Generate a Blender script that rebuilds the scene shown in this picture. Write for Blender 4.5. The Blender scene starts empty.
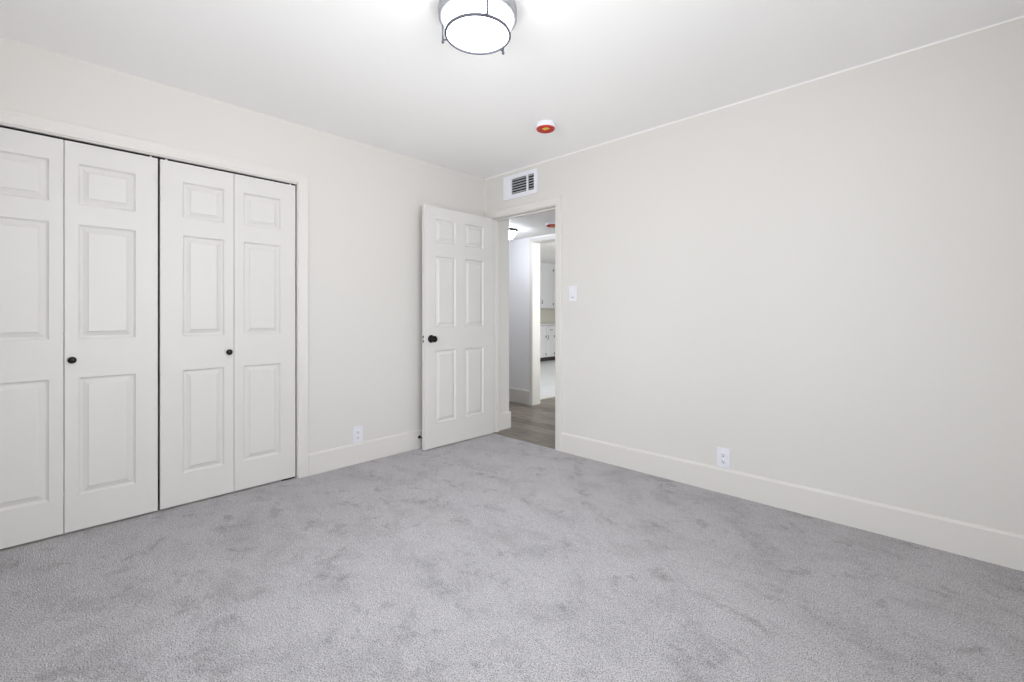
import bpy, bmesh, math, random
from mathutils import Vector, Matrix

# ------------------------------------------------------------------ camera, sky, lights, exposure
S = bpy.context.scene
COL = S.collection
S.view_settings.view_transform = 'Standard'
S.view_settings.look = 'None'
S.view_settings.gamma = 1.0
S.view_settings.use_curve_mapping = False
S.view_settings.exposure = 0.27
S.cycles.max_bounces = 14
S.cycles.diffuse_bounces = 10
S.cycles.sample_clamp_indirect = 6.0
S.cycles.use_denoising = True

cam_d = bpy.data.cameras.new('camera')
cam = bpy.data.objects.new('camera', cam_d)
COL.objects.link(cam)
cam.location = (3.23, -3.0, 1.122)
cam.rotation_euler = (math.radians(90), 0, math.radians(43.7))
cam_d.sensor_width = 36
cam_d.lens = 454 / 1024 * 36
cam_d.shift_y = -25.7 / 1024
cam_d.clip_start = 0.02
S.camera = cam

world = bpy.data.worlds.new('daylight_sky')
S.world = world
world.use_nodes = True
world.node_tree.nodes['Background'].inputs[0].default_value = (0.935, 0.938, 1.0, 1)
world.node_tree.nodes['Background'].inputs[1].default_value = 2.2


def area(name, loc, rot, sx, sy, power, color, spread=180):
    """Daylight entering one window: as large as the window, just outside its pane."""
    l = bpy.data.lights.new(name, 'AREA')
    l.shape = 'RECTANGLE'
    l.size, l.size_y, l.energy, l.color = sx, sy, power, color
    l.spread = math.radians(spread)
    o = bpy.data.objects.new(name, l)
    COL.objects.link(o)
    o.location, o.rotation_euler = loc, rot
    return o


R90 = math.radians(90)
LAMP_E, HALL_LAMP_E = 4.0, 32.0
# sky light through each window, plus added fills tilted up to brighten the ceiling
area('window_daylight', (3.78, -2.10, 1.28), (math.radians(74), 0, R90), 1.9, 1.68, 33, (0.942, 0.941, 0.99))
area('window_ceiling_fill', (3.79, -2.10, 1.33), (math.radians(114), 0, R90), 1.9, 1.1, 4, (1.0, 0.963, 0.968), 64)  # added fill aimed upward to lift the ceiling
area('front_window_daylight', (2.15, -3.60, 1.28), (math.radians(74), 0, 0), 1.9, 1.68, 36, (0.942, 0.941, 0.99))
area('front_window_ceiling_fill', (2.15, -3.61, 1.33), (math.radians(114), 0, 0), 1.9, 1.1, 2, (1.0, 0.963, 0.968), 64)  # second added upward fill, also for the ceiling
area('kitchen_fill_light', (1.68, 3.0, 1.50), (R90, 0, R90), 2.3, 1.2, 138, (1.0, 0.98, 0.975))  # added to light the cabinets and the opening's jamb, source unseen
area('hall_fill_light', (3.78, 0.68, 1.30), (R90, 0, R90), 0.8, 1.3, 16, (0.97, 0.98, 1.0))  # added to light the hall and jamb from the right, source unseen

# ------------------------------------------------------------------ materials


def mat(name, color, rough=0.6, metal=0.0, bump=None, spec=0.5, tint=None):
    """bump = (noise scale, strength, distance, stretch xyz); tint = (second colour, noise scale, amount)"""
    m = bpy.data.materials.new(name)
    m.use_nodes = True
    nt = m.node_tree
    b = nt.nodes['Principled BSDF']
    b.inputs['Base Color'].default_value = (*color, 1)
    b.inputs['Roughness'].default_value = rough
    b.inputs['Metallic'].default_value = metal
    b.inputs['Specular IOR Level'].default_value = spec
    tc = nt.nodes.new('ShaderNodeTexCoord')
    if bump:
        sc, st, dist, stretch = bump
        mp = nt.nodes.new('ShaderNodeMapping')
        mp.inputs['Scale'].default_value = stretch
        nz = nt.nodes.new('ShaderNodeTexNoise')
        nz.inputs['Scale'].default_value = sc
        nz.inputs['Detail'].default_value = 3
        bp = nt.nodes.new('ShaderNodeBump')
        bp.inputs['Strength'].default_value = st
        bp.inputs['Distance'].default_value = dist
        nt.links.new(tc.outputs['Object'], mp.inputs['Vector'])
        nt.links.new(mp.outputs[0], nz.inputs['Vector'])
        nt.links.new(nz.outputs[0], bp.inputs['Height'])
        nt.links.new(bp.outputs[0], b.inputs['Normal'])
    if tint:
        c2, sc2, amt = tint
        n2 = nt.nodes.new('ShaderNodeTexNoise')
        n2.inputs['Scale'].default_value = sc2
        n2.inputs['Detail'].default_value = 2
        mr = nt.nodes.new('ShaderNodeMath')
        mr.operation = 'MULTIPLY'
        mr.inputs[1].default_value = amt
        mx = nt.nodes.new('ShaderNodeMix')
        mx.data_type = 'RGBA'
        mx.inputs['A'].default_value = (*color, 1)
        mx.inputs['B'].default_value = (*c2, 1)
        nt.links.new(tc.outputs['Object'], n2.inputs['Vector'])
        nt.links.new(n2.outputs[0], mr.inputs[0])
        nt.links.new(mr.outputs[0], mx.inputs['Factor'])
        nt.links.new(mx.outputs['Result'], b.inputs['Base Color'])
    return m


def emit(name, color, strength):
    m = bpy.data.materials.new(name)
    m.use_nodes = True
    b = m.node_tree.nodes['Principled BSDF']
    b.inputs['Base Color'].default_value = (0.9, 0.9, 0.9, 1)
    b.inputs['Roughness'].default_value = 0.25
    b.inputs['Emission Color'].default_value = (*color, 1)
    b.inputs['Emission Strength'].default_value = strength
    return m


def carpet_mat():
    m = bpy.data.materials.new('grey_carpet')
    m.use_nodes = True
    nt = m.node_tree
    N, L = nt.nodes, nt.links
    b = N['Principled BSDF']
    b.inputs['Roughness'].default_value = 0.95
    b.inputs['Specular IOR Level'].default_value = 0.1
    tc = N.new('ShaderNodeTexCoord')

    def noise(scale, detail, rough=0.5, dist=0.0, stretch=None, rot=0.0):
        n = N.new('ShaderNodeTexNoise')
        n.inputs['Scale'].default_value = scale
        n.inputs['Detail'].default_value = detail
        n.inputs['Roughness'].default_value = rough
        n.inputs['Distortion'].default_value = dist
        if stretch:
            mp = N.new('ShaderNodeMapping')
            mp.inputs['Scale'].default_value = stretch
            mp.inputs['Rotation'].default_value = (0, 0, rot)
            L.new(tc.outputs['Object'], mp.inputs['Vector'])
            L.new(mp.outputs[0], n.inputs['Vector'])
        else:
            L.new(tc.outputs['Object'], n.inputs['Vector'])
        return n.outputs[0]

    def ramp(src, stops):
        r = N.new('ShaderNodeValToRGB')
        while len(r.color_ramp.elements) < len(stops):
            r.color_ramp.elements.new(0.5)
        for e, (p, v) in zip(r.color_ramp.elements, stops):
            e.position = p
            e.color = (v, v, v, 1)
        L.new(src, r.inputs[0])
        return r.outputs[0]

    def mul(a, c):
        x = N.new('ShaderNodeMath')
        x.operation = 'MULTIPLY'
        L.new(a, x.inputs[0])
        L.new(c, x.inputs[1])
        return x.outputs[0]

    brush = ramp(noise(3.0, 7, 0.78, 0.4, (1.0, 1.4, 1.0), 0.7), [(0.32, 0.78), (0.50, 0.96), (0.66, 1.03)])
    spots = ramp(noise(5.8, 8, 0.78, 0.25, (1.0, 1.2, 1.0), 0.7), [(0.28, 0.64), (0.37, 0.78), (0.455, 1.0)])
    grain = ramp(noise(210.0, 2, 0.75), [(0.30, 0.28), (0.5, 1.0), (0.72, 1.42)])
    grain2 = ramp(noise(52.0, 2, 0.6), [(0.3, 0.93), (0.7, 1.06)])
    f = mul(mul(brush, spots), mul(grain, grain2))
    mx = N.new('ShaderNodeMix')
    mx.data_type = 'RGBA'
    mx.blend_type = 'MULTIPLY'
    mx.inputs['Factor'].default_value = 1.0
    mx.inputs['A'].default_value = (*CARPET, 1)
    L.new(f, mx.inputs['B'])
    L.new(mx.outputs['Result'], b.inputs['Base Color'])
    bp = N.new('ShaderNodeBump')
    bp.inputs['Strength'].default_value = 0.9
    bp.inputs['Distance'].default_value = 0.006
    L.new(grain, bp.inputs['Height'])
    L.new(bp.outputs[0], b.inputs['Normal'])
    return m


def plank_mat():
    m = bpy.data.materials.new('grey_brown_plank')
    m.use_nodes = True
    nt = m.node_tree
    N, L = nt.nodes, nt.links
    b = N['Principled BSDF']
    b.inputs['Roughness'].default_value = 0.38
    tc = N.new('ShaderNodeTexCoord')
    br = N.new('ShaderNodeTexBrick')
    br.inputs['Scale'].default_value = 1.0
    br.inputs['Brick Width'].default_value = 1.22
    br.inputs['Row Height'].default_value = 0.16
    br.inputs['Mortar Size'].default_value = 0.0018
    br.inputs['Color1'].default_value = (0.175, 0.147, 0.122, 1)
    br.inputs['Color2'].default_value = (0.325, 0.282, 0.243, 1)
    br.inputs['Mortar'].default_value = (0.09, 0.07, 0.055, 1)
    br.inputs['Bias'].default_value = 0.0
    L.new(tc.outputs['Object'], br.inputs['Vector'])
    mp = N.new('ShaderNodeMapping')
    mp.inputs['Scale'].default_value = (1.6, 24, 1)
    n = N.new('ShaderNodeTexNoise')
    n.inputs['Scale'].default_value = 3.0
    n.inputs['Detail'].default_value = 5
    L.new(tc.outputs['Object'], mp.inputs['Vector'])
    L.new(mp.outputs[0], n.inputs['Vector'])
    r = N.new('ShaderNodeValToRGB')
    r.color_ramp.elements[0].position = 0.3
    r.color_ramp.elements[0].color = (0.40, 0.39, 0.38, 1)
    r.color_ramp.elements[1].position = 0.7
    r.color_ramp.elements[1].color = (1.40, 1.38, 1.35, 1)
    L.new(n.outputs[0], r.inputs[0])
    mx = N.new('ShaderNodeMix')
    mx.data_type = 'RGBA'
    mx.blend_type = 'MULTIPLY'
    mx.inputs['Factor'].default_value = 1.0
    L.new(br.outputs['Color'], mx.inputs['A'])
    L.new(r.outputs[0], mx.inputs['B'])
    L.new(mx.outputs['Result'], b.inputs['Base Color'])
    return m


def glass_mat():
    m = bpy.data.materials.new('window_glass')
    m.use_nodes = True
    nt = m.node_tree
    nt.nodes.clear()
    o = nt.nodes.new('ShaderNodeOutputMaterial')
    t = nt.nodes.new('ShaderNodeBsdfTransparent')
    t.inputs[0].default_value = (0.95, 0.97, 0.96, 1)
    g = nt.nodes.new('ShaderNodeBsdfGlossy')
    g.inputs['Roughness'].default_value = 0.02
    fr = nt.nodes.new('ShaderNodeFresnel')
    mx = nt.nodes.new('ShaderNodeMixShader')
    nt.links.new(fr.outputs[0], mx.inputs[0])
    nt.links.new(t.outputs[0], mx.inputs[1])
    nt.links.new(g.outputs[0], mx.inputs[2])
    nt.links.new(mx.outputs[0], o.inputs[0])
    return m


CARPET = (0.67, 0.652, 0.670)
WALL = mat('warm_white_wall_paint', (0.685, 0.667, 0.638), 0.55, bump=(60, 0.06, 0.004, (1, 1, 1)), tint=((0.675, 0.658, 0.630), 1.5, 0.5))
CEIL = mat('white_ceiling_paint', (0.945, 0.94, 0.935), 0.7, bump=(9, 0.10, 0.01, (1, 1, 1)))
HALLW = mat('hall_wall_paint', (0.87, 0.87, 0.89), 0.55, bump=(60, 0.05, 0.004, (1, 1, 1)))
TRIM = mat('trim_enamel', (0.705, 0.686, 0.655), 0.38, bump=(30, 0.02, 0.003, (1, 1, 1)))
DOORP = mat('door_enamel', (0.70, 0.685, 0.665), 0.42, bump=(30, 0.05, 0.003, (6, 6, 0.35)))
BLACK = mat('oil_rubbed_black_metal', (0.012, 0.012, 0.013), 0.28, 0.6, bump=(80, 0.03, 0.001, (1, 1, 1)))
RUBBER = mat('black_rubber', (0.01, 0.01, 0.01), 0.6, bump=(80, 0.05, 0.001, (1, 1, 1)))
BAND = mat('dark_nickel', (0.085, 0.09, 0.115), 0.6, 0.0, bump=(60, 0.05, 0.001, (1, 1, 8)))
NICKEL = mat('brushed_nickel', (0.34, 0.345, 0.37), 0.45, 0.5, bump=(60, 0.05, 0.001, (1, 1, 8)))
HINGE = mat('painted_hinge_metal', (0.52, 0.51, 0.49), 0.4, 0.3, bump=(60, 0.05, 0.001, (1, 1, 1)))
PLASTIC = mat('white_plastic', (0.77, 0.775, 0.83), 0.3, bump=(60, 0.02, 0.001, (1, 1, 1)))
SLOT = mat('dark_slot', (0.03, 0.03, 0.035), 0.7, bump=(60, 0.02, 0.001, (1, 1, 1)))
VENTM = mat('white_vent_enamel', (0.80, 0.805, 0.86), 0.35, bump=(60, 0.02, 0.001, (1, 1, 1)))
SLAT = mat('grey_vent_slat', (0.50, 0.51, 0.53), 0.45, bump=(60, 0.02, 0.001, (1, 1, 1)))
DUCT = mat('dark_duct', (0.018, 0.018, 0.02), 0.8, bump=(20, 0.1, 0.004, (1, 1, 1)))
RED = mat('red_cap_plastic', (0.50, 0.028, 0.022), 0.55, bump=(60, 0.02, 0.001, (1, 1, 1)))
YELLOW = mat('yellow_sticker', (0.85, 0.62, 0.06), 0.5, bump=(60, 0.02, 0.001, (1, 1, 1)))
CAB = mat('white_cabinet_enamel', (0.80, 0.795, 0.81), 0.35, bump=(30, 0.02, 0.002, (1, 1, 1)))
TOE = mat('dark_toe_kick', (0.05, 0.045, 0.04), 0.7, bump=(30, 0.05, 0.002, (1, 1, 1)))
PULL = mat('dark_pewter_metal', (0.06, 0.06, 0.065), 0.4, 0.6, bump=(80, 0.03, 0.001, (1, 1, 1)))
COUNTER = mat('pale_stone_counter', (0.70, 0.70, 0.70), 0.25, tint=((0.55, 0.55, 0.56), 40, 0.6))
SPLASH = mat('cream_backsplash', (0.74, 0.72, 0.63), 0.4, bump=(30, 0.03, 0.002, (1, 1, 1)))
KFLOOR = mat('pale_grey_vinyl', (0.76, 0.76, 0.78), 0.3, tint=((0.60, 0.62, 0.66), 3, 0.6))
METALSTRIP = mat('pale_threshold', (0.70, 0.68, 0.64), 0.4, bump=(60, 0.03, 0.001, (1, 1, 1)))
CONCRETE = mat('outdoor_concrete', (0.45, 0.44, 0.42), 0.8, bump=(12, 0.2, 0.01, (1, 1, 1)))
LAMP = emit('glowing_lamp_glass', (0.96, 0.98, 1.0), LAMP_E)
HLAMP = emit('glowing_hall_lamp_glass', (0.86, 0.91, 1.0), HALL_LAMP_E)
CARPETM, PLANK, GLASS = carpet_mat(), plank_mat(), glass_mat()

# ------------------------------------------------------------------ mesh helpers


class MB:
    """collects shapes and links them as one mesh object"""

    def __init__(self):
        self.bm = bmesh.new()

    def box(self, a, b, bevel=0.0, seg=2):
        x0, y0, z0 = (min(a[i], b[i]) for i in range(3))
        x1, y1, z1 = (max(a[i], b[i]) for i in range(3))
        v = [self.bm.verts.new(p) for p in ((x0, y0, z0), (x1, y0, z0), (x1, y1, z0), (x0, y1, z0), (x0, y0, z1), (x1, y0, z1), (x1, y1, z1), (x0, y1, z1))]
        fs = [self.bm.faces.new([v[i] for i in q]) for q in ((3, 2, 1, 0), (4, 5, 6, 7), (0, 1, 5, 4), (1, 2, 6, 5), (2, 3, 7, 6), (3, 0, 4, 7))]
        if bevel > 0:
            es = list({e for f in fs for e in f.edges})
            bmesh.ops.bevel(self.bm, geom=es, offset=bevel, segments=seg, profile=0.5, affect='EDGES')
        return self

    def obox(self, M, a, b, bevel=0.0):
        """a box in the frame M"""
        o = MB()
        o.box(a, b, bevel)
        return self.add(o, M)

    def add(self, other, M=Matrix()):
        mp = {v: self.bm.verts.new(M @ v.co) for v in other.bm.verts}
        for f in other.bm.faces:
            g = self.bm.faces.new([mp[v] for v in f.verts])
            g.smooth = f.smooth
        other.bm.free()
        return self

    def lathe(self, prof, seg=48, M=Matrix(), smooth=True):
        """prof = [(radius, height), ...] turned about local z"""
        rings = []
        for r, z in prof:
            if r < 1e-6:
                rings.append([self.bm.verts.new(M @ Vector((0, 0, z)))])
            else:
                rings.append([self.bm.verts.new(M @ Vector((r * math.cos(2 * math.pi * k / seg), r * math.sin(2 * math.pi * k / seg), z))) for k in range(seg)])
        for A, B in zip(rings, rings[1:]):
            for k in range(seg):
                k2 = (k + 1) % seg
                q = [A[k % len(A)], A[k2 % len(A)], B[k2 % len(B)], B[k % len(B)]]
                q2 = []
                for x in q:
                    if x not in q2:
                        q2.append(x)
                if len(q2) > 2:
                    self.bm.faces.new(q2).smooth = smooth
        return self

    def torus(self, R, r, z=0.0, seg=64, tube=10):
        prof = [(R + r * math.cos(2 * math.pi * k / tube), z + r * math.sin(2 * math.pi * k / tube)) for k in range(tube + 1)]
        return self.lathe(prof, seg)

    def cyl(self, p, q, r, seg=16, r2=None):
        p, q = Vector(p), Vector(q)
        d = q - p
        M = Matrix.Translation(p) @ d.to_track_quat('Z', 'Y').to_matrix().to_4x4()
        return self.lathe([(0, 0), (r, 0), (r2 if r2 else r, d.length), (0, d.length)], seg, M)

    def grid_slab(self, us, vs, hole, t0, t1, P):
        """a slab of cells us x vs, thickness t0..t1, less the cells for which hole(u, v) is true; P maps (u, v, t) to a point"""
        nu, nv = len(us) - 1, len(vs) - 1
        solid = lambda i, j: 0 <= i < nu and 0 <= j < nv and not hole((us[i] + us[i + 1]) / 2, (vs[j] + vs[j + 1]) / 2)
        cache = {}

        def V(i, j, t):
            if (i, j, t) not in cache:
                cache[(i, j, t)] = self.bm.verts.new(P(us[i], vs[j], t))
            return cache[(i, j, t)]
        for i in range(nu):
            for j in range(nv):
                if not solid(i, j):
                    continue
                self.bm.faces.new([V(i, j, t0), V(i + 1, j, t0), V(i + 1, j + 1, t0), V(i, j + 1, t0)])
                self.bm.faces.new([V(i, j, t1), V(i, j + 1, t1), V(i + 1, j + 1, t1), V(i + 1, j, t1)])
                for (di, dj, e) in ((-1, 0, ((i, j), (i, j + 1))), (1, 0, ((i + 1, j), (i + 1, j + 1))), (0, -1, ((i, j), (i + 1, j))), (0, 1, ((i, j + 1), (i + 1, j + 1)))):
                    if not solid(i + di, j + dj):
                        (a, b), (c, d) = e
                        self.bm.faces.new([V(a, b, t0), V(c, d, t0), V(c, d, t1), V(a, b, t1)])
        return self

    def sweep(self, prof, lines, P, closed=False):
        """prof = [(offset, projection)]; lines(offset) = the path at that offset as [(u, v)]; P maps (u, v, projection) to a point"""
        rows = [[self.bm.verts.new(P(u, v, pr)) for u, v in lines(o)] for o, pr in prof]
        n = len(rows)
        for a in range(n):
            A, B = rows[a], rows[(a + 1) % n]
            for k in range(len(A) - 1):
                self.bm.faces.new([A[k], A[k + 1], B[k + 1], B[k]])
        self.bm.faces.new([r[0] for r in rows])
        self.bm.faces.new([r[-1] for r in rows])
        return self

    def panel_face(self, xs, zs, panels, y, s, rings):
        """a door face in the plane y, looking along s*y, with nested moulding rings (inset, depth) in each panel"""
        inside = lambda x, z: any(a < x < b and c < z < d for a, b, c, d in panels)
        for x0, x1 in zip(xs, xs[1:]):
            for z0, z1 in zip(zs, zs[1:]):
                if not inside((x0 + x1) / 2, (z0 + z1) / 2):
                    self.bm.faces.new([self.bm.verts.new(p) for p in ((x0, y, z0), (x1, y, z0), (x1, y, z1), (x0, y, z1))])
        for a, b, c, d in panels:
            prev = None
            for ins, dep in [(0, 0)] + rings:
                r = [self.bm.verts.new((x, y - s * dep, z)) for x, z in ((a + ins, c + ins), (b - ins, c + ins), (b - ins, d - ins), (a + ins, d - ins))]
                if prev:
                    for k in range(4):
                        self.bm.faces.new([prev[k], prev[(k + 1) % 4], r[(k + 1) % 4], r[k]])
                prev = r
            self.bm.faces.new(prev)
        return self

    def build(self, name, m, parent=None, loc=None):
        bmesh.ops.remove_doubles(self.bm, verts=self.bm.verts, dist=1e-6)
        bmesh.ops.recalc_face_normals(self.bm, faces=self.bm.faces)
        me = bpy.data.meshes.new(name)
        self.bm.to_mesh(me)
        self.bm.free()
        me.materials.append(m)
        o = bpy.data.objects.new(name, me)
        COL.objects.link(o)
        if parent:
            o.parent = parent
        if loc:
            o.location = loc
        return o


def tag(o, label, cat, group=None, kind=None):
    o['label'], o['category'] = label, cat
    if group:
        o['group'] = group
    if kind:
        o['kind'] = kind
    return o


def thing(name, label, cat, loc, rz=0.0, group=None, kind=None):
    o = bpy.data.objects.new(name, None)
    COL.objects.link(o)
    o.location, o.rotation_euler = loc, (0, 0, rz)
    o.empty_display_size = 0.1
    return tag(o, label, cat, group, kind)


def struct(o, label, cat):
    return tag(o, label, cat, kind='structure')


def copy_tree(o, parent=None):
    c = o.copy()
    COL.objects.link(c)
    c.parent = parent
    for ch in list(o.children):
        copy_tree(ch, c)
    return c


H = 2.44                     # bedroom ceiling
XR, YF = 3.60, -3.42         # the two walls behind the camera
PX = lambda x, s: (lambda u, v, p: (x + s * p, u, v))      # a wall plane x = const, room on the side s
PY = lambda y, s: (lambda u, v, p: (u, y + s * p, v))      # a wall plane y = const
UPATH = lambda a, b, z0, zt: (lambda o: [(a - o, z0), (a - o, zt + o), (b + o, zt + o), (b + o, z0)])
CASING = [(0, 0), (0, 0.007), (0.004, 0.010), (0.014, 0.0105), (0.020, 0.0125), (0.046, 0.0145), (0.052, 0.0165), (0.064, 0.0165), (0.068, 0.014), (0.068, 0)]


def base_prof(h, t=0.015):
    return [(0, 0), (0, t), (h - 0.012, t), (h - 0.004, t * 0.62), (h, t * 0.35), (h, 0)]


def baseboard(name, u0, u1, P, h, label, t=0.015):
    o = MB().sweep(base_prof(h, t), lambda z: [(u0, z), (u1, z)], P).build(name, TRIM)
    return struct(o, label, 'baseboard')


# ------------------------------------------------------------------ the room shell
CY0, CY1, CZ = -3.29, -1.762, 2.028          # closet opening
DX0, DX1, DZ, WT = 0.10, 0.866, 2.04, 0.088  # doorway and the thickness of its wall

struct(MB().box((-0.02, YF - 0.1, -0.06), (XR + 0.1, 0.0, 0.0)).build('floor', CARPETM), 'grey cut pile carpet with darker brushed marks covering the bedroom floor', 'floor')
struct(MB().box((-0.75, YF - 0.1, H), (XR + 0.1, WT, H + 0.08)).build('ceiling', CEIL), 'white painted bedroom ceiling carrying the round lamp', 'ceiling')

struct(MB().grid_slab([YF - 0.1, CY0 - 0.015, CY1 + 0.015, 0.0], [0, CZ + 0.012, H], lambda u, v: CY0 - 0.015 < u < CY1 + 0.015 and v < CZ + 0.012, 0, -0.11, PX(0, 1)).build('wall_left', WALL),
       'warm white wall around the closet doors', 'wall')
struct(MB().grid_slab([-3.0, DX0 - 0.016, DX1 + 0.016, XR + 0.1], [0, DZ + 0.016, H], lambda u, v: DX0 - 0.016 < u < DX1 + 0.016 and v < DZ + 0.016, 0, WT, PY(0, 1)).build('wall_back', WALL),
       'long bare warm white wall with the doorway at its end', 'wall')
WY0, WY1, WZ0, WZ1 = -3.05, -1.15, 0.44, 2.12
struct(MB().grid_slab([YF - 0.1, WY0, WY1, 0.0], [0, WZ0, WZ1, H], lambda u, v: WY0 < u < WY1 and WZ0 < v < WZ1, 0, 0.1, PX(XR, 1)).build('wall_right', WALL),
       'warm white wall with the bedroom window opposite the closet', 'wall')
WX0, WX1 = 1.20, 3.10
struct(MB().grid_slab([-0.02, WX0, WX1, XR], [0, WZ0, WZ1, H], lambda u, v: WX0 < u < WX1 and WZ0 < v < WZ1, 0, 0.1, PY(YF, -1)).build('wall_front', WALL), 'warm white wall behind the viewer with a second window', 'wall')

# closet interior behind the bifold doors
cl = MB()
cl.box((-0.75, CY0 - 0.2, 0.0), (-0.72, CY1 + 0.2, H))
cl.box((-0.72, CY0 - 0.2, 0.0), (-0.11, CY0 - 0.17, H))
cl.box((-0.72, CY1 + 0.17, 0.0), (-0.11, CY1 + 0.2, H))
cl.box((-0.72, CY0 - 0.17, -0.03), (-0.02, CY1 + 0.17, -0.0005))
struct(cl.build('wall_closet', WALL), 'dark closet interior behind the bifold doors', 'closet interior')

# baseboards of the bedroom
BH = 0.155
baseboard('baseboard_left', CY1 + 0.073, 0.0, PX(0, 1), BH, 'tall cream baseboard between the closet and the room corner')
baseboard('baseboard_back', DX1 + 0.073, XR, PY(0, -1), BH, 'tall cream baseboard along the long bare wall')
baseboard('baseboard_right', YF, -0.015, PX(XR, -1), BH, 'tall cream baseboard under the bedroom window')
baseboard('baseboard_front', 0.015, XR - 0.015, PY(YF, 1), BH, 'tall cream baseboard on the wall behind the viewer')

# caulk bead where the long wall meets the ceiling
struct(MB().sweep([(0, 0), (0, 0.005), (0.0035, 0.0025), (0.006, 0)], lambda o: [(0.0, H - o), (XR, H - o)], PY(0, -1)).build('trim_1', CEIL),
       'thin caulk bead between the long wall and the ceiling', 'trim')

# closet casing and jamb
j = MB()
j.sweep(CASING, UPATH(CY0 - 0.004, CY1 + 0.004, 0.0, CZ + 0.003), PX(0, 1))
struct(j.build('trim_2', TRIM), 'moulded cream casing around the closet opening', 'door casing')
j = MB().sweep([(0, 0.0), (0.0145, 0.0), (0.0145, -0.11), (0, -0.11)], UPATH(CY0, CY1, 0.0, CZ - 0.003), PX(0, 1))
struct(j.build('trim_3', TRIM), 'flat cream jamb lining the closet opening', 'door jamb')

# bedroom doorway casing and jamb
j = MB().sweep(CASING, UPATH(DX0 - 0.004, DX1 + 0.004, 0.0, DZ + 0.004), PY(0, -1))
struct(j.build('trim_4', TRIM), 'moulded cream casing around the open bedroom doorway', 'door casing')
j = MB().sweep([(0, 0.0), (0.0155, 0.0), (0.0155, -WT), (0, -WT)], UPATH(DX0, DX1, 0.0, DZ), PY(0, -1))
jam = struct(j.build('trim_5', TRIM), 'cream jamb lining the open bedroom doorway', 'door jamb')
MB().sweep([(0, -0.050), (-0.011, -0.050), (-0.011, -0.084), (0, -0.084)], UPATH(DX0, DX1, 0.0, DZ), PY(0, -1)).build('stop_strip', TRIM, jam)


def window(name, x, y, rz, half, hz, label, mull=True):
    """a sliding window at the sill centre x, y; local -x is the room side, local +x is outdoors"""
    return_z = WZ0 if half > 0.9 else 0.65
    w = thing(name, label, 'window', (x, y, return_z if name != 'added_window_3' else 0.9), rz, kind='structure')
    hy = half
    cuts = [-hy, -hy + 0.05] + ([-0.025, 0.025] if mull else []) + [hy - 0.05, hy]
    hole = lambda u, v: 0.05 < v < hz - 0.05 and any(a < u < b for a, b in zip(cuts[1::2], cuts[2::2]))
    MB().grid_slab(cuts, [0, 0.05, hz - 0.05, hz], hole, 0.03, 0.08, lambda u, v, t: (t, u, v)).build('window_frame', PLASTIC, w)
    for a, b in zip(cuts[1::2], cuts[2::2]):
        MB().box((0.052, a - 0.01, 0.04), (0.056, b + 0.01, hz - 0.04)).build('window_pane', GLASS, w)
    MB().box((-0.02, -hy - 0.03, -0.022), (0.03, hy + 0.03, 0.0), 0.004).build('window_sill', TRIM, w)
    return w


window('window_1', XR, (WY0 + WY1) / 2, 0, 0.95, WZ1 - WZ0, 'white sliding window opposite the closet')
window('window_4', (WX0 + WX1) / 2, YF, -R90, 0.95, WZ1 - WZ0, 'white sliding window opposite the long bare wall')

# ------------------------------------------------------------------ hall and kitchen beyond the doorway
HH, HY, HT = 2.10, 1.27, 0.14            # hall ceiling, its far wall and the thickness of that wall
OX0, OX1, OZ = -0.49, 0.33, 2.03         # opening from the hall into the kitchen
KX, KY = -4.43, 8.0
struct(MB().box((-3.0, 0.0, -0.06), (XR + 0.1, HY + 0.02, 0.0)).build('floor_hall', PLANK), 'grey brown wood plank floor of the hall beyond the doorway', 'floor')
struct(MB().box((-0.68, HY + 0.02, -0.06), (1.6, KY, 0.0)).build('floor_entry', PLANK), 'grey brown wood plank floor past the kitchen opening', 'floor')
struct(MB().box((KX, HY + HT, -0.06), (-0.68, KY, 0.0)).build('floor_kitchen', KFLOOR), 'pale grey kitchen floor seen through both openings', 'floor')
struct(MB().box((-0.705, HY + HT, 0.0), (-0.665, KY, 0.008), 0.002).build('trim_6', METALSTRIP), 'pale threshold strip between plank floor and kitchen floor', 'threshold')
struct(MB().box((-3.0, WT, HH), (XR + 0.1, HY, HH + 0.03)).build('ceiling_hall', CEIL), 'low white hall ceiling seen through the doorway', 'ceiling')
struct(MB().box((KX - 0.1, HY, H), (1.7, KY + 0.1, H + 0.06)).build('ceiling_kitchen', CEIL), 'white kitchen ceiling above the cabinets', 'ceiling')
struct(MB().box((-3.0, WT, 0), (0.077, 0.257, HH)).build('wall_hall_near', WALL), 'short warm white wall end just past the doorway', 'wall')
struct(MB().grid_slab([KX, OX0 - 0.014, OX1 + 0.014, XR + 0.1], [0, OZ + 0.014, H], lambda u, v: OX0 - 0.014 < u < OX1 + 0.014 and v < OZ + 0.014, 0, HT, PY(HY, 1)).build('wall_hall', HALLW),
       'bluish white hall wall left of the kitchen opening', 'wall')
struct(MB().box((-3.1, WT, 0), (-3.0, HY, HH)).build('wall_hall_end', HALLW), 'hidden end wall of the hall', 'wall')
struct(MB().grid_slab([0.0, 0.28, 1.08, HY + HT], [0, 0.65, 1.95, H], lambda u, v: 0.28 < u < 1.08 and 0.65 < v < 1.95, 0, 0.1, PX(XR, 1)).build('wall_hall_right', HALLW), 'hall end wall with a small added window', 'wall')
window('added_window_2', XR, 0.68, 0, 0.40, 1.30, 'small unseen window added to light the hall', False)  # unseen window put in so light reaches the kitchen opening's jamb
struct(MB().box((KX - 0.1, HY, 0), (KX, KY + 0.1, H)).build('wall_kitchen', SPLASH), 'cream kitchen wall behind the white cabinets', 'wall')
struct(MB().box((KX, KY, 0), (1.6, KY + 0.1, H)).build('wall_kitchen_end', HALLW), 'far end wall of the kitchen', 'wall')
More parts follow.
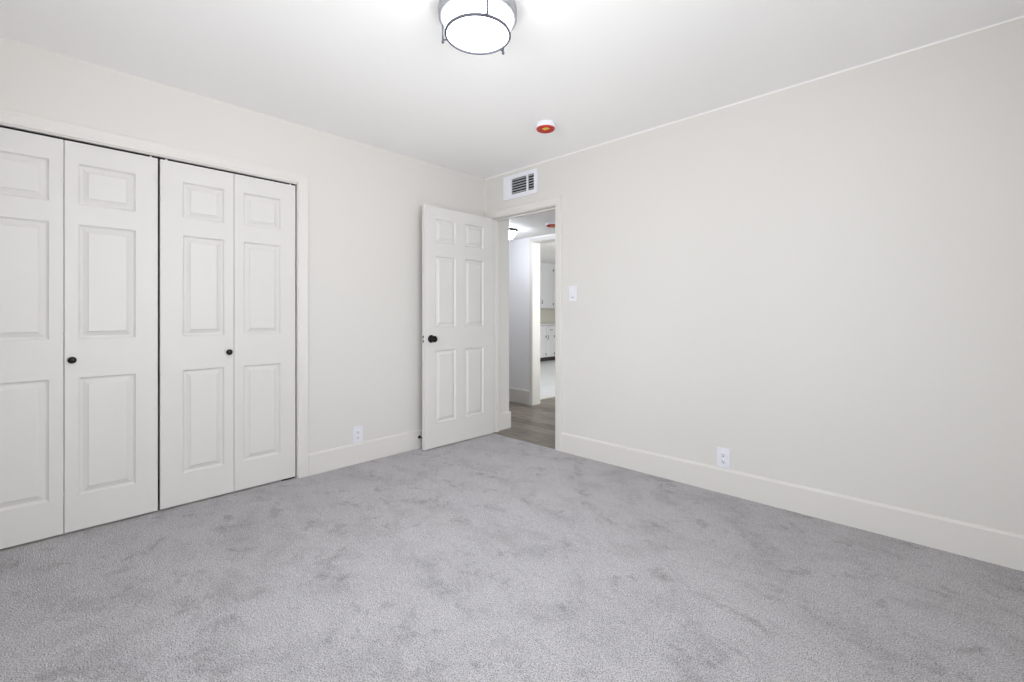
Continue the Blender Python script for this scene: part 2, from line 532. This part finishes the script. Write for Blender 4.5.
struct(MB().grid_slab([HY + HT, 1.85, 4.15, KY + 0.1], [0, 0.9, 2.1, H], lambda u, v: 1.85 < u < 4.15 and 0.9 < v < 2.1, 0, 0.1, PX(1.5, 1)).build('wall_kitchen_right', HALLW), 'kitchen side wall with an added wide window', 'wall')
window('added_window_3', 1.5, 3.00, 0, 1.15, 1.20, 'wide unseen window added to light the kitchen')  # unseen window, placed for the light it throws on cabinets and jamb
baseboard('baseboard_hall_near', WT, 0.271, PX(0.077, 1), 0.165, 'cream baseboard on the short wall end past the doorway', 0.014)
baseboard('baseboard_hall', -3.0, OX0 - 0.049, PY(HY, -1), 0.18, 'tall baseboard along the bluish hall wall', 0.014)
j = MB().sweep([(o * 0.66, p) for o, p in CASING], UPATH(OX0 - 0.004, OX1 + 0.004, 0.0, OZ + 0.004), PY(HY, -1))
struct(j.build('trim_7', TRIM), 'white casing around the opening from hall to kitchen', 'door casing')
j = MB().sweep([(0, 0.0), (0.0135, 0.0), (0.0135, -HT), (0, -HT)], UPATH(OX0, OX1, 0.0, OZ), PY(HY, -1))
struct(j.build('trim_8', TRIM), 'bright white jamb of the opening into the kitchen', 'door jamb')
struct(MB().box((-6, -9, -0.2), (9, 9, -0.1)).build('ground', CONCRETE), 'pale ground outside the windows', 'ground')

# ------------------------------------------------------------------ doors
RINGS = [(0.002, 0.005), (0.009, 0.0115), (0.015, 0.0120), (0.035, 0.0045), (0.0385, 0.0010), (0.041, 0.0005)]


def slab_with_panels(W, z0, z1, th, panels, back=True):
    """door slab: x 0..W, front face at y = 0 looking to +y, raised moulded panels on both faces"""
    m = MB()
    xs = sorted({0, W} | {p[0] for p in panels} | {p[1] for p in panels})
    zs = sorted({z0, z1} | {p[2] for p in panels} | {p[3] for p in panels})
    m.panel_face(xs, zs, panels, 0.0, 1, RINGS)
    m.panel_face(xs, zs, panels, -th, -1, RINGS)
    for x in (0, W):
        for a, b in zip(zs, zs[1:]):
            m.bm.faces.new([m.bm.verts.new(p) for p in ((x, 0, a), (x, -th, a), (x, -th, b), (x, 0, b))])
    for z in (z0, z1):
        for a, b in zip(xs, xs[1:]):
            m.bm.faces.new([m.bm.verts.new(p) for p in ((a, 0, z), (b, 0, z), (b, -th, z), (a, -th, z))])
    return m


TOY = Matrix.Rotation(-R90, 4, 'X')        # lathe axis z -> +y
KNOB = [(0.0, 0.0), (0.011, 0.0), (0.012, 0.012), (0.016, 0.018), (0.024, 0.026), (0.0275, 0.036), (0.026, 0.046), (0.019, 0.053), (0.008, 0.056), (0.0, 0.0565)]
ROSE = [(0.0, 0.0), (0.033, 0.0), (0.033, 0.003), (0.030, 0.007), (0.020, 0.010), (0.0, 0.0105)]

# the open six-panel door, hinged at the left jamb and swung against the closet wall
HINGE_P, FREE_P = Vector((0.1345, -0.030)), Vector((0.1225, -0.791))
dv = FREE_P - HINGE_P
d1 = thing('door_1', 'open white six panel bedroom door with round black knob', 'door', (HINGE_P.x, HINGE_P.y, 0), math.atan2(dv.y, dv.x), kind='structure')
DW, DT = 0.762, 0.035
pan = []
for a, b in ((0.109, 0.331), (0.433, 0.653)):
    for c, d in ((0.215, 0.826), (1.022, 1.624), (1.737, 1.937)):
        pan.append((a, b, c, d))
MBd = slab_with_panels(DW, 0.009, 2.036, DT, pan)
MBd.build('door_slab', DOORP, d1)
for s, y in ((1, 0.0), (-1, -DT)):
    M = Matrix.Translation((DW - 0.066, y, 0.925)) @ (TOY if s > 0 else Matrix.Rotation(R90, 4, 'X'))
    k = MB().lathe([(r, z * (1 if s > 0 else 0.55) + 0.009) for r, z in KNOB], 40, M).build('knob', BLACK, d1)
    MB().lathe(ROSE, 40, M).build('rosette', BLACK, k)
lp = MB().box((DW - 0.0005, -DT + 0.005, 0.897), (DW + 0.0012, -0.005, 0.953), 0.0005).build('latch_plate', DOORP, d1)
MB().box((DW + 0.0008, -DT + 0.011, 0.917), (DW + 0.009, -0.011, 0.933), 0.002).build('latch_bolt', HINGE, lp)
for z in (0.906, 0.944):
    MB().cyl((DW + 0.001, -DT / 2, z), (DW + 0.0026, -DT / 2, z), 0.0098, 14).build('latch_screw', BLACK, lp)
for z in (0.25, 1.02, 1.80):
    h = MB().cyl((-0.008, -DT - 0.004, z - 0.045), (-0.008, -DT - 0.004, z + 0.045), 0.006, 14).build('hinge', HINGE, d1)
    MB().box((-0.0018, -DT + 0.002, z - 0.045), (0.0002, -0.003, z + 0.045)).build('hinge_leaf', HINGE, h)

# two bifold closet doors, two leaves each
LEAF = [(0.19, 0.80), (1.0, 1.592), (1.695, 1.905)]


def bifold(y0, y1, ysplit, knob_y, label):
    """leaves from y0 to ysplit to y1; local x runs along -y of the room so that local +y faces +x"""
    t = thing('bifold_closet_door', label, 'closet door', (-0.012, y1, 0), -R90, 'white bifold closet doors')
    spans = [(y1, ysplit, 'inner'), (ysplit, y0, 'outer')]
    for a, b, _w in spans:
        W = a - b - 0.003
        outer_first = (a == y1)
        # the wide stile lies on the outer side of each pair, the narrow one at the fold
        pa, pb = (0.097, W - 0.052) if outer_first else (0.052, W - 0.106)
        m = slab_with_panels(W, 0.012, 2.014, 0.03, [(pa, pb, c, d) for c, d in LEAF])
        lf = m.build('leaf', DOORP, t, (y1 - a + 0.0015, 0, 0))
        xp = 0.03 if outer_first else W - 0.03
        MB().cyl((xp, -0.012, 2.012), (xp, -0.012, 2.0245), 0.005, 12).build('pivot_pin', PLASTIC, lf)
    M = Matrix.Translation((y1 - knob_y, 0.0, 0.893)) @ TOY
    k = MB().lathe([(0, 0), (0.010, 0.0), (0.0085, 0.008), (0.010, 0.012), (0.0155, 0.016), (0.0175, 0.021), (0.016, 0.026), (0.009, 0.0295), (0, 0.030)], 36, M).build('knob', BLACK, t)
    k['label'] = 'small round black knob'
    for z in (0.25, 1.0, 1.77):
        MB().cyl((y1 - ysplit, -0.033, z - 0.035), (y1 - ysplit, -0.033, z + 0.035), 0.004, 10).build('hinge', HINGE, t)
    if y1 > -2:
        MB().box((0.003, -0.028, 0.0), (0.085, -0.006, 0.0115), 0.001).build('pivot_bracket', BLACK, t)
    return t


bifold(CY0 + 0.006, -2.5235, -2.905, -2.876, 'white panelled bifold closet door at the far side from the bedroom door')
bifold(-2.5155, CY1 - 0.006, -2.142, -2.172, 'white panelled bifold closet door nearest the bedroom door')
struct(MB().box((-0.065, CY0 + 0.002, CZ - 0.0015), (-0.020, CY1 - 0.002, CZ - 0.0035)).build('trim_9', SLOT), 'dark head track above the bifold doors', 'door track')

# ------------------------------------------------------------------ bedroom fixtures
# round flush lamp on the ceiling
LX, LY = 1.775, -1.690
lamp = thing('ceiling_light', 'round flush ceiling lamp with white drum glass and nickel bands above the carpet', 'ceiling lamp', (LX, LY, H))
MB().lathe([(0, 0), (0.160, 0.0), (0.167, -0.004), (0.169, -0.020), (0.167, -0.046), (0.164, -0.050), (0.155, -0.050), (0.152, -0.044), (0, -0.040)], 80).build('ceiling_pan', NICKEL, lamp)
MB().lathe([(0.145, -0.042), (0.147, -0.052), (0.143, -0.082), (0.137, -0.108), (0.128, -0.1145), (0, -0.1175)], 80).build('glass_diffuser', LAMP, lamp)
MB().lathe([(0.1365, -0.1105), (0.1415, -0.1105), (0.1420, -0.116), (0.139, -0.1190), (0.1335, -0.1190), (0.1335, -0.1150), (0.1365, -0.113), (0.1365, -0.1105)], 80).build('lower_band', BAND, lamp)
fwd, rgt = Vector((-math.sin(math.radians(43.7)), math.cos(math.radians(43.7)))), Vector((math.cos(math.radians(43.7)), math.sin(math.radians(43.7))))
for ang in (-72, 48, 168):
    dr = rgt * math.cos(math.radians(ang)) + fwd * math.sin(math.radians(ang))
    p = dr * 0.159
    rd = MB().cyl((p.x, p.y, -0.046), (p.x, p.y, -0.117), 0.0042, 12).build('rod', BAND, lamp)
    q = dr * 0.140
    MB().cyl((q.x, q.y, -0.1145), (p.x, p.y, -0.1145), 0.0032, 10).build('arm', BAND, rd)
    MB().lathe([(0, -0.115), (0.0045, -0.116), (0.0068, -0.122), (0.0045, -0.128), (0, -0.129)], 16, Matrix.Translation((p.x, p.y, 0))).build('finial', BAND, rd)


def smoke_detector(loc, label):
    t = thing('smoke_detector', label, 'smoke detector', loc, 0, 'smoke detectors under red dust caps')
    MB().lathe([(0, 0), (0.062, 0), (0.066, -0.006), (0.067, -0.026), (0.064, -0.034), (0.060, -0.036), (0, -0.036)], 56).build('base', PLASTIC, t)
    c = MB().lathe([(0.0635, -0.0335), (0.0635, -0.037), (0.060, -0.043), (0.050, -0.047), (0.046, -0.0452), (0, -0.0448)], 56).build('dust_cap', RED, t)
    c['label'] = 'red plastic dust cap'
    st = MB().box((-0.004, -0.036, -0.0462), (0.040, -0.002, -0.0447), 0.0005)
    st.build('sticker', YELLOW, c)
    return t


smoke_detector((1.240, -0.583, H), 'white smoke detector with red dust cap on the bedroom ceiling above the doorway')

# supply register above the doorway
VX0, VX1, VZ0, VZ1 = 0.262, 0.672, 2.186, 2.398
v = thing('air_vent', 'white air vent with grey louvres above the doorway', 'air vent', ((VX0 + VX1) / 2, 0, (VZ0 + VZ1) / 2))
vw, vh = (VX1 - VX0) / 2, (VZ1 - VZ0) / 2
iw, ih = vw - 0.036, vh - 0.036
A0, A1 = -0.100, 0.082      # borders of the middle louvres
cuts = [-vw, -iw, A0 - 0.012, A0, A1, A1 + 0.018, iw, vw]
MB().grid_slab(cuts, [-vh, -ih, ih, vh], lambda a, z: abs(z) < ih and (-iw < a < A0 - 0.012 or A0 < a < A1 or A1 + 0.018 < a < iw), -0.001, -0.010, PY(0, 1)).build('faceplate', VENTM, v)
MB().box((-iw - 0.005, -0.0012, -ih - 0.005), (iw + 0.005, -0.0004, ih + 0.005)).build('duct_opening', DUCT, v)
n = 6
for k in range(n):
    z = -ih + (k + 0.5) * 2 * ih / n
    M = Matrix.Translation((0, -0.007, z)) @ Matrix.Rotation(math.radians(-32), 4, 'X')
    MB().obox(M, (A0, -0.0055, -0.0012), (A1, 0.0045, 0.0012)).build('louvre', SLAT, v)
    MB().obox(M, (A1 + 0.018, -0.0045, -0.0008), (iw, 0.004, 0.0008)).build('louvre', SLAT, v)
for k in range(6):
    a = -iw + (k + 0.5) * (A0 - 0.012 + iw) / 6
    M = Matrix.Translation((a, -0.007, 0)) @ Matrix.Rotation(math.radians(38), 4, 'Z')
    MB().obox(M, (-0.0058, -0.0007, -ih), (0.0058, 0.0007, ih)).build('fin', VENTM, v)
lv = MB().box((iw + 0.002, -0.022, 0.020), (iw + 0.007, -0.010, 0.028), 0.001).build('damper_lever', VENTM, v)
for a in (-vw + 0.016, vw - 0.016):
    MB().lathe([(0, 0.0), (0.005, 0.0), (0.004, 0.0025), (0, 0.003)], 12, Matrix.Translation((a, -0.010, 0)) @ Matrix.Rotation(R90, 4, 'X')).build('screw', VENTM, v)

# light switch beside the doorway
sw = thing('light_switch', 'white dimmer light switch beside the doorway', 'light switch', (1.047, 0, 1.300))
MB().box((-0.041, -0.006, -0.062), (0.041, 0, 0.062), 0.0028).build('wall_plate', PLASTIC, sw)
MB().obox(Matrix.Translation((0, -0.0065, 0.009)) @ Matrix.Rotation(math.radians(2.5), 4, 'X'), (-0.0165, -0.003, -0.024), (0.0165, 0.003, 0.024), 0.001).build('rocker', PLASTIC, sw)
MB().box((-0.0165, -0.0064, -0.0335), (0.0165, -0.0055, -0.0305)).build('slider_slot', SLOT, sw)
MB().box((-0.012, -0.010, -0.0375), (-0.008, -0.006, -0.0265), 0.001).build('slider', PLASTIC, sw)
for z in (-0.0485, 0.0485):
    MB().lathe([(0, 0), (0.0032, 0), (0.0026, 0.0012), (0, 0.0014)], 12, Matrix.Translation((0, -0.006, z)) @ Matrix.Rotation(R90, 4, 'X')).build('screw', PLASTIC, sw)


def outlet(loc, rz, label):
    t = thing('electrical_outlet', label, 'power outlet', loc, rz, 'duplex outlets just above the baseboards')
    MB().box((-0.040, -0.006, -0.0625), (0.040, 0, 0.0625), 0.0028).build('wall_plate', PLASTIC, t)
    for zc in (0.0195, -0.0195):
        r = MB()
        o = MB()
        o.lathe([(0, 0), (0.0172, 0), (0.0172, 0.0018), (0.0166, 0.0024), (0, 0.0024)], 36)
        for vtx in o.bm.verts:
            vtx.co.y = max(-0.0140, min(0.0140, vtx.co.y))
        r.add(o, Matrix.Translation((0, -0.006, zc)) @ Matrix.Rotation(R90, 4, 'X'))
        f = r.build('receptacle', PLASTIC, t)
        MB().box((-0.0078, -0.0090, zc - 0.0015), (-0.0052, -0.0083, zc + 0.0080)).build('slot', SLOT, f)
        MB().box((0.0052, -0.0090, zc - 0.0005), (0.0076, -0.0083, zc + 0.0070)).build('slot', SLOT, f)
        MB().lathe([(0, 0), (0.0034, 0), (0.0034, 0.0008), (0, 0.0008)], 14, Matrix.Translation((0, -0.0083, zc - 0.0075)) @ Matrix.Rotation(R90, 4, 'X')).build('ground_hole', SLOT, f)
    MB().lathe([(0, 0), (0.0030, 0), (0.0024, 0.0012), (0, 0.0014)], 12, Matrix.Translation((0, -0.006, 0)) @ Matrix.Rotation(R90, 4, 'X')).build('screw', PLASTIC, t)
    return t


o1 = outlet((2.2145, 0, 0.2215), 0, 'white duplex power outlet on the long bare wall above its baseboard')
o2 = copy_tree(o1)
o2.location, o2.rotation_euler = (0, -1.317, 0.2185), (0, 0, R90)
o2['label'] = 'white duplex power outlet between closet and open door'

# door stop screwed to the baseboard behind the open door
ds = thing('door_stop', 'small black door stop on the baseboard behind the open door', 'door stop', (0.0148, -0.770, 0.094))
XA = Matrix.Rotation(R90, 4, 'Y')
MB().lathe([(0, 0), (0.013, 0), (0.013, 0.003), (0.006, 0.007), (0, 0.007)], 20, XA).build('mounting_disc', BLACK, ds)
MB().lathe([(0, 0.005), (0.005, 0.005), (0.005, 0.052), (0, 0.052)], 16, XA).build('shaft', BLACK, ds)
MB().lathe([(0, 0.048), (0.009, 0.048), (0.0105, 0.052), (0.0105, 0.064), (0.008, 0.068), (0, 0.068)], 20, XA).build('rubber_tip', RUBBER, ds)

# ------------------------------------------------------------------ hall fixtures
hl = thing('ceiling_light', 'small glowing lamp with dark rim on the hall ceiling beyond the doorway', 'ceiling lamp', (-0.411, 0.710, HH))
MB().lathe([(0, 0), (0.118, 0), (0.126, -0.004), (0.128, -0.020), (0.122, -0.025), (0, -0.024)], 56).build('ceiling_pan', BLACK, hl)
MB().lathe([(0.116, -0.024), (0.114, -0.042), (0.104, -0.070), (0.082, -0.093), (0.050, -0.105), (0, -0.109)], 56).build('glass_diffuser', HLAMP, hl)
smoke_detector((0.245, 0.735, HH), 'smoke detector with red dust cap on the hall ceiling beyond the doorway')

# ------------------------------------------------------------------ kitchen cabinets, seen through both openings


def pull(parent, x, y, z, vertical=True, L=0.10):
    a = (x + 0.022, y, z - L / 2) if vertical else (x + 0.022, y - L / 2, z)
    b = (x + 0.022, y, z + L / 2) if vertical else (x + 0.022, y + L / 2, z)
    m = MB().cyl(a, b, 0.0065, 10)
    for k in (0.12, 0.88):
        c = Vector(a).lerp(Vector(b), k)
        m.cyl((x, c.y, c.z), c, 0.006, 8)
    return m.build('handle', PULL, parent)


def cab_front(parent, name, x, y0, y1, z0, z1):
    m = MB()
    m.box((x, y0, z0), (x + 0.018, y1, z1), 0.002)
    m.box((x + 0.016, y0 + 0.05, z0 + 0.05), (x + 0.021, y1 - 0.05, z1 - 0.05), 0.003) if (z1 - z0) > 0.3 else None
    return m.build(name, CAB, parent)


def base_cabinet(y0, y1, hinge_right, label):
    t = thing('base_cabinet', label, 'kitchen cabinet', (0, 0, 0), 0, 'white kitchen base cabinets')
    xf = -3.82
    MB().box((KX + 0.004, y0, 0.10), (xf, y1, 0.86)).build('cabinet_body', CAB, t)
    MB().box((KX + 0.004, y0, 0.0), (xf - 0.06, y1, 0.10)).build('toe_kick', TOE, t)
    d = cab_front(t, 'drawer', xf, y0 + 0.012, y1 - 0.012, 0.695, 0.845)
    pull(d, xf + 0.018, (y0 + y1) / 2, 0.765, False)
    d = cab_front(t, 'door', xf, y0 + 0.012, y1 - 0.012, 0.115, 0.675)
    pull(d, xf + 0.018, (y0 + 0.045) if hinge_right else (y1 - 0.045), 0.585)
    for z in (0.175, 0.60):
        yh = y1 - 0.022 if hinge_right else y0 + 0.022
        MB().box((xf + 0.018, yh - 0.013, z - 0.025), (xf + 0.024, yh + 0.013, z + 0.025), 0.002).build('hinge', PULL, d)
    return t


base_cabinet(4.95, 5.575, True, 'white base cabinet at the left end of the visible kitchen counter')
base_cabinet(5.577, 5.905, True, 'narrow white base cabinet with drawer in the middle of the counter')
base_cabinet(5.907, 6.50, True, 'white base cabinet mostly hidden behind the bedroom doorway edge')
ct = MB().box((KX + 0.004, 4.93, 0.862), (-3.78, 6.52, 0.918), 0.004).build('countertop', COUNTER)
tag(ct, 'pale kitchen countertop on the white base cabinets', 'countertop')


def wall_cabinet(y0, y1, label):
    t = thing('wall_cabinet', label, 'kitchen cabinet', (0, 0, 0), 0, 'white kitchen wall cabinets')
    xf = -4.12
    MB().box((KX + 0.004, y0, 1.30), (xf, y1, H)).build('cabinet_body', CAB, t)
    d = cab_front(t, 'door', xf, y0 + 0.012, y1 - 0.012, 1.315, 2.375)
    pull(d, xf + 0.018, y0 + 0.05, 1.46)
    for z in (1.41, 2.28):
        MB().box((xf + 0.018, y1 - 0.040, z - 0.026), (xf + 0.024, y1 - 0.012, z + 0.026), 0.002).build('hinge', PULL, d)
    return t


wall_cabinet(5.15, 5.698, 'white wall cabinet at the left end of the kitchen row')
wall_cabinet(5.70, 6.245, 'tall white wall cabinet seen through the hall opening above the counter')
wall_cabinet(6.247, 6.79, 'white wall cabinet at the right end of the kitchen row')
